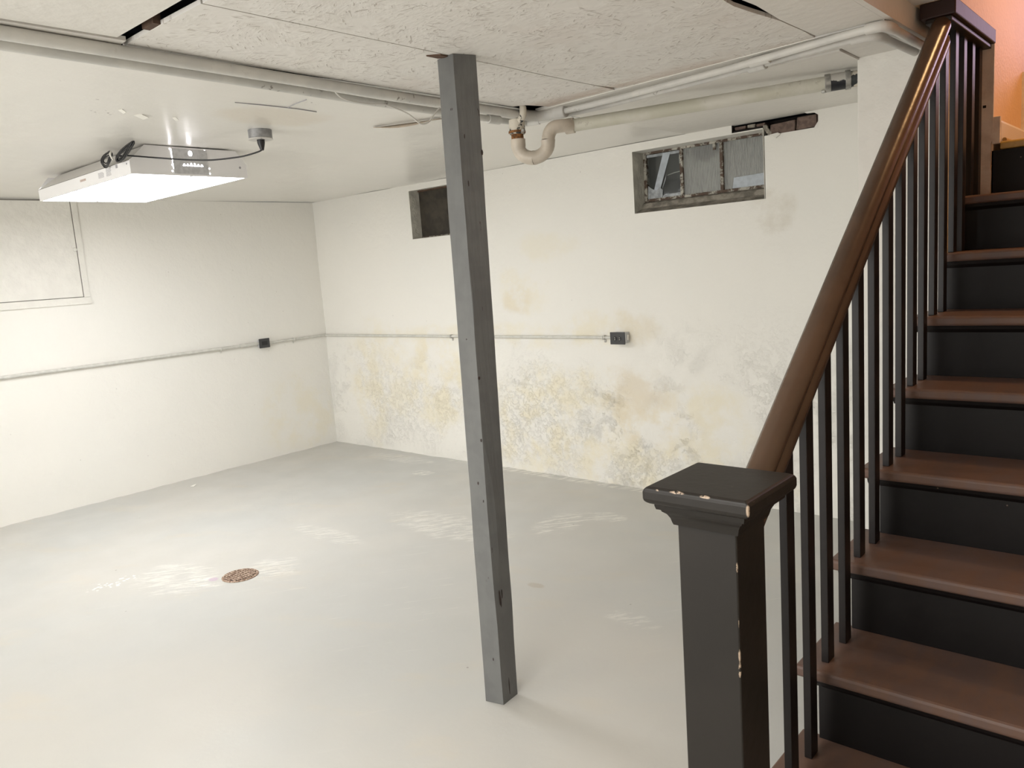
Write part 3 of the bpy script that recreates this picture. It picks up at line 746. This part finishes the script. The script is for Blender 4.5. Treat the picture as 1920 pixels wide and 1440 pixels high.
post.data.polygons.foreach_set('use_smooth', [False]*len(post.data.polygons))
def on_post(face, u, z, off=0.0008):
    r = post_ring(z)
    a, b = (r[0], r[1]) if face == 0 else (r[2], r[3])
    a = Vector(a); b = Vector(b); p = a.lerp(b, u); d = (b-a).normalized(); nrm = Vector((d.y, -d.x, 0))
    return p+nrm*off, d
def dent(face, u, z, w, h, name='dent'):
    p, d = on_post(face, u, z); nrm = Vector((d.y, -d.x, 0)); f = MB(); k = 8; vs = []
    for i in range(k):
        a = 2*math.pi*i/k; r = 1+0.3*noise.noise(Vector((i, z*30, u)))
        vs.append(p+d*math.cos(a)*w*r+Vector((0, 0, math.sin(a)*h*r)))
    f.hexa([v-nrm*0.001 for v in vs], vs); return f.build(name, M['dent'], post)
for a in [(1, 0.05, 0.375, 0.004, 0.030), (1, 0.14, 0.36, 0.003, 0.022), (1, 0.22, 0.385, 0.0025, 0.018), (1, 0.45, 0.045, 0.0022, 0.032), (0, 0.62, 0.16, 0.002, 0.006),
          (0, 0.55, 0.78, 0.003, 0.006), (0, 0.80, 0.72, 0.002, 0.005), (1, 0.02, 1.14, 0.005, 0.006), (0, 0.93, 0.93, 0.004, 0.006), (1, 0.22, 1.93, 0.002, 0.008),
          (0, 0.62, 2.02, 0.0015, 0.004), (0, 0.70, 2.02, 0.0015, 0.004), (0, 0.50, 1.27, 0.002, 0.003), (1, 0.25, 1.78, 0.002, 0.010), (1, 0.98, 1.88, 0.004, 0.010)]: dent(*a)

# ------------------------------------------------------------------ pipes
zA, rA = 2.168, 0.0185
pA = empty('water_pipe', (-2.3, 1.0, zA), 'white painted larger pipe under the ceiling, next to the strand board', 'pipe')
MB().tube([(-2.300, YF, zA+0.002), (-2.302, 0.74, zA), (-2.330, 1.45, zA), (-2.352, 2.10, zA), (-2.356, 2.86, zA)], rA, 16).build('pipe_run', M['pipe'], pA, smooth=60)
MB().tube(bez([(-2.356, 2.80, zA), (-2.350, 2.885, zA), (-2.315, 2.930, zA), (-2.24, 2.938, zA)], 5), rA+0.006, 16).build('elbow', M['pipe'], pA, smooth=60)
MB().tube([(-2.26, 2.938, zA), (-2.20, 2.938, zA)], rA+0.009, 16).build('fitting_collar', M['pipe'], pA, smooth=40, bevel=0.003)
MB().tube([(-2.24, 2.938, zA), (-1.95, 2.915, zA-0.003), (-1.37, 2.868, zA), (-0.96, 2.800, zA+0.002), (-0.86, 2.790, zA+0.002)], rA-0.0055, 16).build('pipe_run', M['pipe'], pA, smooth=60)
MB().tube([(-1.30, 2.863, zA), (-1.22, 2.852, zA)], rA-0.001, 16).build('fitting_collar', M['pipe'], pA, smooth=40, bevel=0.003)
MB().tube(bez([(-0.875, 2.792, zA+0.002), (-0.835, 2.792, zA+0.002), (-0.815, 2.812, zA), (-0.812, 2.86, zA)], 5), rA-0.001, 16).build('elbow', M['pipe'], pA, smooth=60)
MB().tube([(-0.812, 2.85, zA), (-0.806, 3.262, zA-0.004)], rA-0.004, 16).build('pipe_run', M['pipe'], pA, smooth=60)
zB, rB = 2.172, 0.0125
pB = empty('water_pipe', (-2.45, 1.0, zB), 'white painted thinner pipe under the ceiling, on the lamp side', 'pipe')
MB().tube([(-2.412, YF, zB), (-2.425, 0.78, zB), (-2.458, 1.52, zB), (-2.498, 2.1, zB), (-2.512, 2.82, zB)], rB+0.002, 14).build('pipe_run', M['pipe'], pB, smooth=60)
MB().tube([(-2.512, 2.76, zB), (-2.513, 2.84, zB)], rB+0.008, 14).build('fitting_collar', M['pipe'], pB, smooth=40, bevel=0.003)
MB().tube(bez([(-2.513, 2.82, zB), (-2.512, 3.0, zB), (-2.495, 3.035, zB), (-2.44, 3.045, zB)], 5), rB+0.001, 14).build('pipe_run', M['pipe'], pB, smooth=60)
MB().tube([(-2.44, 3.045, zB), (-2.04, 3.020, zB-0.004), (-1.41, 2.952, zB-0.004), (-1.0, 2.885, zB-0.004), (-0.93, 2.882, zB-0.004)], rB-0.002, 14).build('pipe_run', M['pipe'], pB, smooth=60)
MB().tube([(-1.34, 2.942, zB-0.004), (-1.27, 2.93, zB-0.004)], rB+0.006, 14).build('fitting_collar', M['pipe'], pB, smooth=40, bevel=0.003)
MB().tube(bez([(-0.95, 2.882, zB-0.004), (-0.90, 2.884, zB-0.004), (-0.872, 2.905, zB-0.006), (-0.866, 2.96, zB-0.006)], 5), rB+0.003, 14).build('elbow', M['pipe'], pB, smooth=60)
MB().tube([(-0.866, 2.95, zB-0.006), (-0.852, 3.262, zB-0.008)], rB+0.001, 14).build('pipe_run', M['pipe'], pB, smooth=60)

# drain with trap
dp = empty('drain_pipe', (-2.37, 2.84, 2.1), 'white plastic drain pipe with a hanging U trap, running to the pier', 'pipe')
tx, ty = -2.374, 2.80
MB().tube(bez([(-2.312, 2.775, 2.236), (-2.312, 2.775, 2.185), (-2.322, 2.782, 2.155), (-2.350, 2.792, 2.135)], 5), 0.0155, 14).build('neck', M['coupling'], dp, smooth=50)
MB().tube([(tx, ty, 2.1475), (tx, ty, 2.130), (tx-0.002, ty, 2.084)], [0.035, 0.036, 0.0355], 24).build('coupling', M['coupling'], dp, smooth=40, bevel=0.002)['label'] = 'flaking black and white coupling'
MB().tube([(tx-0.002, ty, 2.099), (tx-0.002, ty, 2.089)], 0.0385, 24).build('clamp', M['rust'], dp, smooth=40, bevel=0.001)
MB().box((tx+0.030, ty-0.014, 2.088), (tx+0.048, ty-0.002, 2.100)).build('clamp_screw', M['steel'], dp, bevel=0.002)
MB().tube([(tx-0.002, ty, 2.085), (tx-0.001, ty, 2.056)], 0.0275, 24).build('nipple', M['rust'], dp, smooth=40)['label'] = 'rust coloured pipe stub'
cxx = tx+0.0725; ux = Vector((0.93, 0.37, 0)).normalized(); rad = 0.070
c0 = Vector((tx, ty, 2.030))+ux*rad
arc = [c0+Vector((0, 0, 0.032))-ux*rad]+[c0-ux*rad*math.cos(a)-Vector((0, 0, rad*0.80*math.sin(a))) for a in [math.pi*i/16 for i in range(9)]]
MB().tube(arc, [0.0330, 0.0330]+[0.0305]*8, 24).build('trap_bend', M['trap'], dp, smooth=50)
arc2 = [c0-ux*rad*math.cos(a)-Vector((0, 0, rad*0.80*math.sin(a))) for a in [math.pi*i/16 for i in range(8, 17)]]+[c0+ux*rad+Vector((0, 0, 0.012))]
MB().tube(arc2, [0.0320]+[0.0300]*8+[0.0320], 24).build('trap_bend', M['trap'], dp, smooth=50)
p0 = c0+ux*rad+Vector((0, 0, 0.012)); pe = Vector((-2.185, 2.955, 2.103))
arc3 = bez([p0, p0+Vector((0.006, 0.006, 0.030)), p0+Vector((0.024, 0.018, 0.052)), Vector((-2.190, 2.905, 2.100)), pe], 5)
MB().tube(arc3, 0.0290, 24).build('trap_elbow', M['trap'], dp, smooth=50)
dirp = (Vector((-1.19, 3.36, 2.136))-pe).normalized()
MB().tube([pe-dirp*0.030, pe+dirp*0.012], 0.0340, 24).build('collar', M['trap'], dp, smooth=40, bevel=0.003)
MB().tube([pe, Vector((-1.19, 3.355, 2.136))], 0.0280, 24).build('pipe_run', M['drain'], dp, smooth=60)
e0 = Vector((-1.205, 3.350, 2.136))
MB().tube([e0, e0+dirp*0.085], 0.0335, 24).build('rubber_coupling', M['rubber'], dp, smooth=40, bevel=0.002)['label'] = 'black rubber coupling'
MB().tube([e0-dirp*0.004, e0+dirp*0.018], 0.0352, 24).build('clamp', M['steel'], dp, smooth=40, bevel=0.001)
MB().tube([e0+dirp*0.072, e0+dirp*0.092], 0.0375, 24).build('clamp', M['steel'], dp, smooth=40, bevel=0.001)
MB().tube([e0+dirp*0.085, e0+dirp*0.150], 0.0310, 24).build('pipe_end', M['coupling'], dp, smooth=40)
MB().box((-1.215, 3.326, 2.098), (-1.200, 3.342, 2.108)).build('clamp_screw', M['steel'], dp, bevel=0.002)

# loose white cable
cb = MB().tube(bez([(-2.36, 1.78, 2.184), (-2.40, 1.86, 2.148), (-2.445, 2.00, 2.150), (-2.455, 2.10, 2.158), (-2.455, 2.157, 2.150), (-2.45, 2.222, 2.132), (-2.45, 2.275, 2.104), (-2.45, 2.300, 2.100), (-2.45, 2.335, 2.113), (-2.455, 2.365, 2.140), (-2.46, 2.42, 2.186)], 7), 0.0032, 10).build('cable', M['cable'], smooth=60)
tag(cb, 'thin white cable hanging in a loop from the ceiling pipes', 'cable')

# ------------------------------------------------------------------ ceiling light
LX0, LX1, LY0, LY1, LZ = -4.985, -3.793, 1.685, 2.283, 2.052
ct = 0.060; ZS = LZ+0.062
lm = empty('ceiling_light', ((LX0+LX1)/2, (LY0+LY1)/2, H), 'wide white ceiling light with two glowing panels', 'light')
hs = MB(); t = 0.0015
hs.box((LX0, LY0, LZ), (LX1, LY0+t, ZS)); hs.box((LX0, LY1-t, LZ), (LX1, LY1, ZS))
hs.box((LX0, LY0+t, LZ), (LX0+t, LY1-t, ZS))
# chamfered back tray
a = [(LX0+0.004, LY0+0.001, ZS), (LX1-0.002, LY0+0.001, ZS), (LX1-0.002, LY1-0.001, ZS), (LX0+0.004, LY1-0.001, ZS)]
b = [(LX0+0.09, LY0+0.085, H-0.0045), (LX1-0.004, LY0+0.085, H-0.0045), (LX1-0.004, LY1-0.075, H-0.0045), (LX0+0.09, LY1-0.075, H-0.0045)]
hs.add(a+b, [(0, 1, 5, 4), (1, 2, 6, 5), (2, 3, 7, 6), (3, 0, 4, 7), (4, 5, 6, 7)], 1)
hs.build('housing', [M['housing'], M['housing_top']], lm)
# end face with cut shoulders
ep = [(LY0, LZ), (LY1, LZ), (LY1, ZS+0.004), (LY1-0.052, H-0.006), (LY0+0.078, H-0.003), (LY0, ZS-0.002)]
MB().prism(ep, 0, LX1, LX1+0.002).build('end_plate', M['housing'], lm)
MB().prism([(LY0, LZ), (LY1, LZ), (LY1, ZS), (LY1-0.06, H-0.006), (LY0+0.06, H-0.006), (LY0, ZS)], 0, LX0-0.002, LX0).build('end_plate', M['housing'], lm)
MB().box((LX0, LY0-0.0012, ZS-0.0015), (LX1, LY0, ZS+0.0005)).build('seam', M['seam'], lm)
cpz = MB().box((LX1+0.002, 1.893, LZ+0.008), (LX1+0.004, 2.072, H-0.012)).build('driver_cover', M['galv'], lm)
ym = (LY0+LY1)/2
MB().box((LX0+0.012, LY0+0.010, LZ+0.001), (LX1-0.010, ym-0.004, LZ+0.006)).build('diffuser', M['lamp'], lm)
MB().box((LX0+0.012, ym+0.004, LZ+0.001), (LX1-0.010, LY1-0.010, LZ+0.006)).build('diffuser', M['lamp'], lm)
MB().box((LX0, ym-0.006, LZ-0.001), (LX1, ym+0.006, LZ+0.007)).build('divider', M['ink'], lm)
rm = MB(); rm.box((LX0, LY0+t, LZ), (LX1, LY0+0.010, LZ+0.006)); rm.box((LX0, LY1-0.010, LZ), (LX1, LY1-t, LZ+0.006)); rm.box((LX1-0.010, LY0+0.010, LZ), (LX1, LY1-0.010, LZ+0.006)); rm.box((LX0+t, LY0+0.010, LZ), (LX0+0.012, LY1-0.010, LZ+0.006))
rm.build('rim', M['housing'], lm)
sl = MB(); xf = LX1+0.0042
for i in range(6):
    yy = 1.940+0.018*i; hgt = 0.010 if i not in (2, 3) else 0.014
    sl.prism([(yy, 2.098), (yy+0.014, 2.098), (yy+0.009, 2.098+hgt), (yy+0.005, 2.098+hgt)], 0, xf, xf+0.0006)
sl.build('vent_slots', M['slot'], cpz)['kind'] = 'stuff'
sg = MB(); sg.prism([(1.984+0.010*math.cos(q*math.pi/6), 2.158+0.012*math.sin(q*math.pi/6)) for q in range(12)], 0, xf, xf+0.0006)
sg.build('knockout_hole', M['slot'], cpz)
gg = MB(); xg = LX1+0.0022; gg.prism([(1.8875, H-0.016), (1.8915, LZ+0.03), (1.8925, LZ+0.03), (1.8915, H-0.016)], 0, xg, xg+0.0006)
for yy, zz in ((1.885, LZ+0.019), (2.076, LZ+0.014), (1.888, 2.100), (2.062, 2.176), (1.885, 2.175), (2.076, 2.09)): gg.box((xg, yy-0.003, zz-0.003), (xg+0.0006, yy+0.003, zz+0.003))
gg.build('light_gap', M['slot'], lm)['kind'] = 'stuff'
ink = MB(); yk = LY0-0.0008
for bx, rows in ((-4.155, 6), (-4.060, 8)):
    for r_ in range(rows):
        zz = 2.104-0.0045*r_-(0.008 if rows == 6 else 0.0); ink.box((bx, yk, zz), (bx+random.uniform(0.05, 0.068), yk+0.0008, zz+0.0016))
ink.box((-3.945, yk, 2.095), (-3.925, yk+0.0008, 2.110))
ink.build('printed_label', M['ink'], lm)['kind'] = 'stuff'
ink = MB()
for zz in (2.084, 2.093): ink.box((-4.385, yk, zz), (-4.315, yk+0.0008, zz+0.0015))
ink.box((-4.385, yk, 2.0855), (-4.3835, yk+0.0008, 2.0945)); ink.box((-4.317, yk, 2.0855), (-4.315, yk+0.0008, 2.0945))
for i in range(7): ink.box((-4.378+0.009*i, yk, 2.087), (-4.373+0.009*i, yk+0.0008, 2.0915))
ink.build('printed_label', M['ink2'], lm)['kind'] = 'stuff'
for (yy, zz) in ((2.245, ZS-0.012),): MB().tube([(LX1+0.002, yy, zz), (LX1+0.004, yy, zz)], 0.006, 10).build('knockout', M['ink'], lm)
MB().tube([(LX1-0.03, LY0-0.002, 2.100), (LX1-0.03, LY0, 2.100)], 0.004, 10).build('screw', M['ink'], lm)

# junction box on the ceiling
JX, JY = -3.250, 2.045
jbx = empty('junction_box', (JX, JY, H), 'round grey metal electrical box on the ceiling near the light', 'electrical box')
MB().tube([(JX, JY, H+0.002), (JX, JY, H-0.042)], 0.052, 32).build('box', M['jbox'], jbx, smooth=40, bevel=0.002)
MB().tube([(JX, JY, H-0.042), (JX, JY, H-0.046)], 0.054, 32).build('cover', M['jcover'], jbx, smooth=40, bevel=0.001)
for s in (-1, 1): MB().tube([(JX+0.038*s, JY-0.02*s, H-0.046), (JX+0.038*s, JY-0.02*s, H-0.048)], 0.004, 8).build('screw', M['jbox'], jbx)
MB().tube([(JX, JY, H-0.046), (JX, JY, H-0.0475)], 0.018, 20).build('socket', M['plate_dark'], jbx, smooth=40)
# power cord with coil
pc = empty('power_cord', (JX, JY, H-0.05), 'black power cord with a coiled bundle, from box to ceiling light', 'cord')
MB().tube([(JX, JY, H-0.048), (JX, JY, H-0.060), (JX+0.001, JY, H-0.072), (JX+0.004, JY-0.001, H-0.092)], [0.0165, 0.0165, 0.0135, 0.0080], 20).build('plug', M['cord'], pc, smooth=40)
MB().tube(bez([(JX+0.004, JY-0.001, H-0.088), (-3.255, 2.035, 2.094), (-3.30, 2.008, 2.084), (-3.36, 1.984, 2.080), (-3.48, 1.931, 2.082), (-3.58, 1.880, 2.093), (-3.66, 1.844, 2.106), (-3.745, 1.775, 2.122), (-3.780, 1.690, 2.130), (-3.82, 1.665, 2.134), (-3.87, 1.662, 2.140)], 6), 0.0036, 10).build('cord', M['cord'], pc, smooth=60)
coil = MB()
def loop(c, rx, rz, tilt, yj, turns=1):
    pts = []
    for i in range(25):
        a = 2*math.pi*i/24; u = rx*math.cos(a); w = rz*math.sin(a)
        pts.append((c[0]+u*math.cos(tilt)-w*math.sin(tilt), c[1]+yj*math.sin(a*2), c[2]+u*math.sin(tilt)*0.8+w*math.cos(tilt)))
    coil.tube(pts, 0.0031, 8)
for dx, rx, rz, tl in ((0.0, 0.066, 0.027, 0.25), (0.010, 0.052, 0.021, 0.45), (0.004, 0.040, 0.013, 0.30), (-0.006, 0.058, 0.024, 0.65)): loop((-3.975+dx, 1.662-dx*0.4, 2.140), rx, rz, tl, 0.004)
for dx, rx, rz, tl in ((0.0, 0.110, 0.021, 0.32), (0.006, 0.098, 0.015, 0.38), (0.0, 0.090, 0.010, 0.34), (0.008, 0.075, 0.006, 0.36), (-0.006, 0.104, 0.018, 0.30)): loop((-3.775+dx, 1.664-dx*0.8, 2.146), rx, rz, tl, 0.005)
coil.build('coil', M['cord'], pc, smooth=60)
MB().tube(bez([(-3.885, 1.648, 2.162), (-3.875, 1.638, 2.145), (-3.872, 1.646, 2.122)], 4), 0.0042, 8).build('twist_tie', M['chipm'], pc, smooth=60)

# ------------------------------------------------------------------ conduits and outlets
cr = 0.0095; yc_ = YB-0.0155
c2 = empty('conduit', (-4.5, yc_, 1.0), 'thin white conduit along the flaking back wall', 'conduit')
MB().tube([(XL+0.012, yc_, 1.002), (-5.0, yc_, 1.001), (-4.0, yc_, 0.999), (-2.90, yc_-0.002, 0.999)], cr, 14).build('pipe_run', M['conduit'], c2, smooth=60)
def strap(x=None, y=None, par=None):
    s = MB()
    if x is not None: s.box((x-0.007, YB-0.029, 0.986), (x+0.007, YB-0.003, 1.013)); s.box((x-0.006, YB-0.007, 0.965), (x+0.006, YB-0.003, 0.987))
    else: s.box((XL+0.003, y-0.007, 0.990), (XL+0.031, y+0.007, 1.017)); s.box((XL+0.003, y-0.006, 0.968), (XL+0.008, y+0.006, 0.990))
    s.build('strap', M['steel'] if x is not None else M['conduit'], par, bevel=0.002)
for x in (-4.42, -2.985): strap(x=x, par=c2)
c1 = empty('conduit', (XL+0.016, 2.0, 1.0), 'thicker white conduit along the plain left wall', 'conduit')
MB().tube([(XL+0.018, YF+0.02, 1.008), (XL+0.018, 1.64, 1.006), (XL+0.018, 3.40, 1.006), (XL+0.018, 3.5705, 1.006)], 0.0125, 14).build('pipe_run', M['conduit'], c1, smooth=60)
MB().tube([(XL+0.016, 3.40, 1.006), (XL+0.016, 3.56, 1.006)], 0.0165, 14).build('fitting_collar', M['conduit'], c1, smooth=40, bevel=0.002)
MB().tube(bez([(XL+0.014, 3.6555, 1.006), (XL+0.014, 3.72, 0.998), (XL+0.014, 3.80, 1.003), (XL+0.014, 4.10, 1.003), (XL+0.014, YB-0.012, 1.004)], 5), 0.0105, 14).build('pipe_run', M['conduit'], c1, smooth=60)
for y in (3.23, 3.92): strap(y=y, par=c1)
ob = empty('outlet_box', (-2.84, YB, 1.0), 'charcoal electrical outlet at the end of the back wall conduit', 'outlet')
MB().box((-2.895, YB-0.046, 0.966), (-2.798, YB-0.001, 1.034)).build('box', M['galv'], ob, bevel=0.003)
pt = MB().box((-2.912, YB-0.054, 0.958), (-2.800, YB-0.0465, 1.037)).build('cover_plate', M['plate'], ob, bevel=0.0025)
for x in (-2.874, -2.839):
    MB().tube([(x, YB-0.0545, 0.995), (x, YB-0.0565, 0.995)], 0.0135, 20).build('socket', M['plate_dark'], pt, smooth=40)
    for dz in (-0.006, 0.006): MB().box((x-0.004, YB-0.0574, 0.995+dz-0.0012), (x+0.004, YB-0.0566, 0.995+dz+0.0012)).build('slot', M['chipm'], pt)
MB().box((-2.7965, YB-0.036, 0.985), (-2.791, YB-0.012, 1.02)).build('connector', M['chipm'], ob, bevel=0.003)
ob2 = empty('outlet_box', (XL, 3.61, 1.0), 'dark electrical outlet on the plain left wall, lower right of the light', 'outlet')
MB().box((XL+0.001, 3.572, 0.972), (XL+0.042, 3.655, 1.040)).build('box', M['galv'], ob2, bevel=0.003)
MB().box((XL+0.0425, 3.562, 0.966), (XL+0.050, 3.662, 1.046)).build('cover_plate', M['plate'], ob2, bevel=0.0025)
MB().box((XL+0.0502, 3.585, 0.990), (XL+0.052, 3.640, 1.022)).build('receptacle', M['plate_dark'], ob2, bevel=0.001)

# ------------------------------------------------------------------ floor drain and debris
fd = empty('floor_drain', (-3.762, 1.952, 0), 'round rusty gritty floor drain cover', 'drain')
MB().tube([(-3.762, 1.952, 0.0012), (-3.762, 1.952, 0.005)], [0.094, 0.090], 40).build('rim', M['grate'], fd, smooth=40)
g = MB(); cx, cy = -3.762, 1.952
for i in range(-5, 6):
    h = math.sqrt(max(0, 0.078**2-(i*0.0145)**2))
    if h > 0.01: g.box((cx-h, cy+i*0.0145-0.0042, 0.0052), (cx+h, cy+i*0.0145+0.0042, 0.0085))
for i in (-0.045, 0, 0.045):
    h = math.sqrt(0.078**2-i*i); g.box((cx+i-0.003, cy-h, 0.0053), (cx+i+0.003, cy+h, 0.0080))
o = g.build('grate', M['grate'], fd)
MB().tube([(cx, cy, 0.0051), (cx, cy, 0.0056)], 0.080, 32).build('pit', M['dent'], fd)
d = MB(); p = Vector((-5.832, 2.74, 0.0))
d.add([(p.x-0.02, p.y-0.018, 0.002), (p.x+0.02, p.y-0.01, 0.003), (p.x+0.012, p.y+0.02, 0.016), (p.x-0.012, p.y+0.018, 0.004), (p.x, p.y, 0.012), (p.x, p.y, 0.001)], [(0, 1, 4), (1, 2, 4), (2, 3, 4), (3, 0, 4), (1, 0, 5), (2, 1, 5), (3, 2, 5), (0, 3, 5)])
tag(d.build('paint_chip', M['chipm']), 'tiny pale paint chip lying on the floor near the left wall', 'debris')
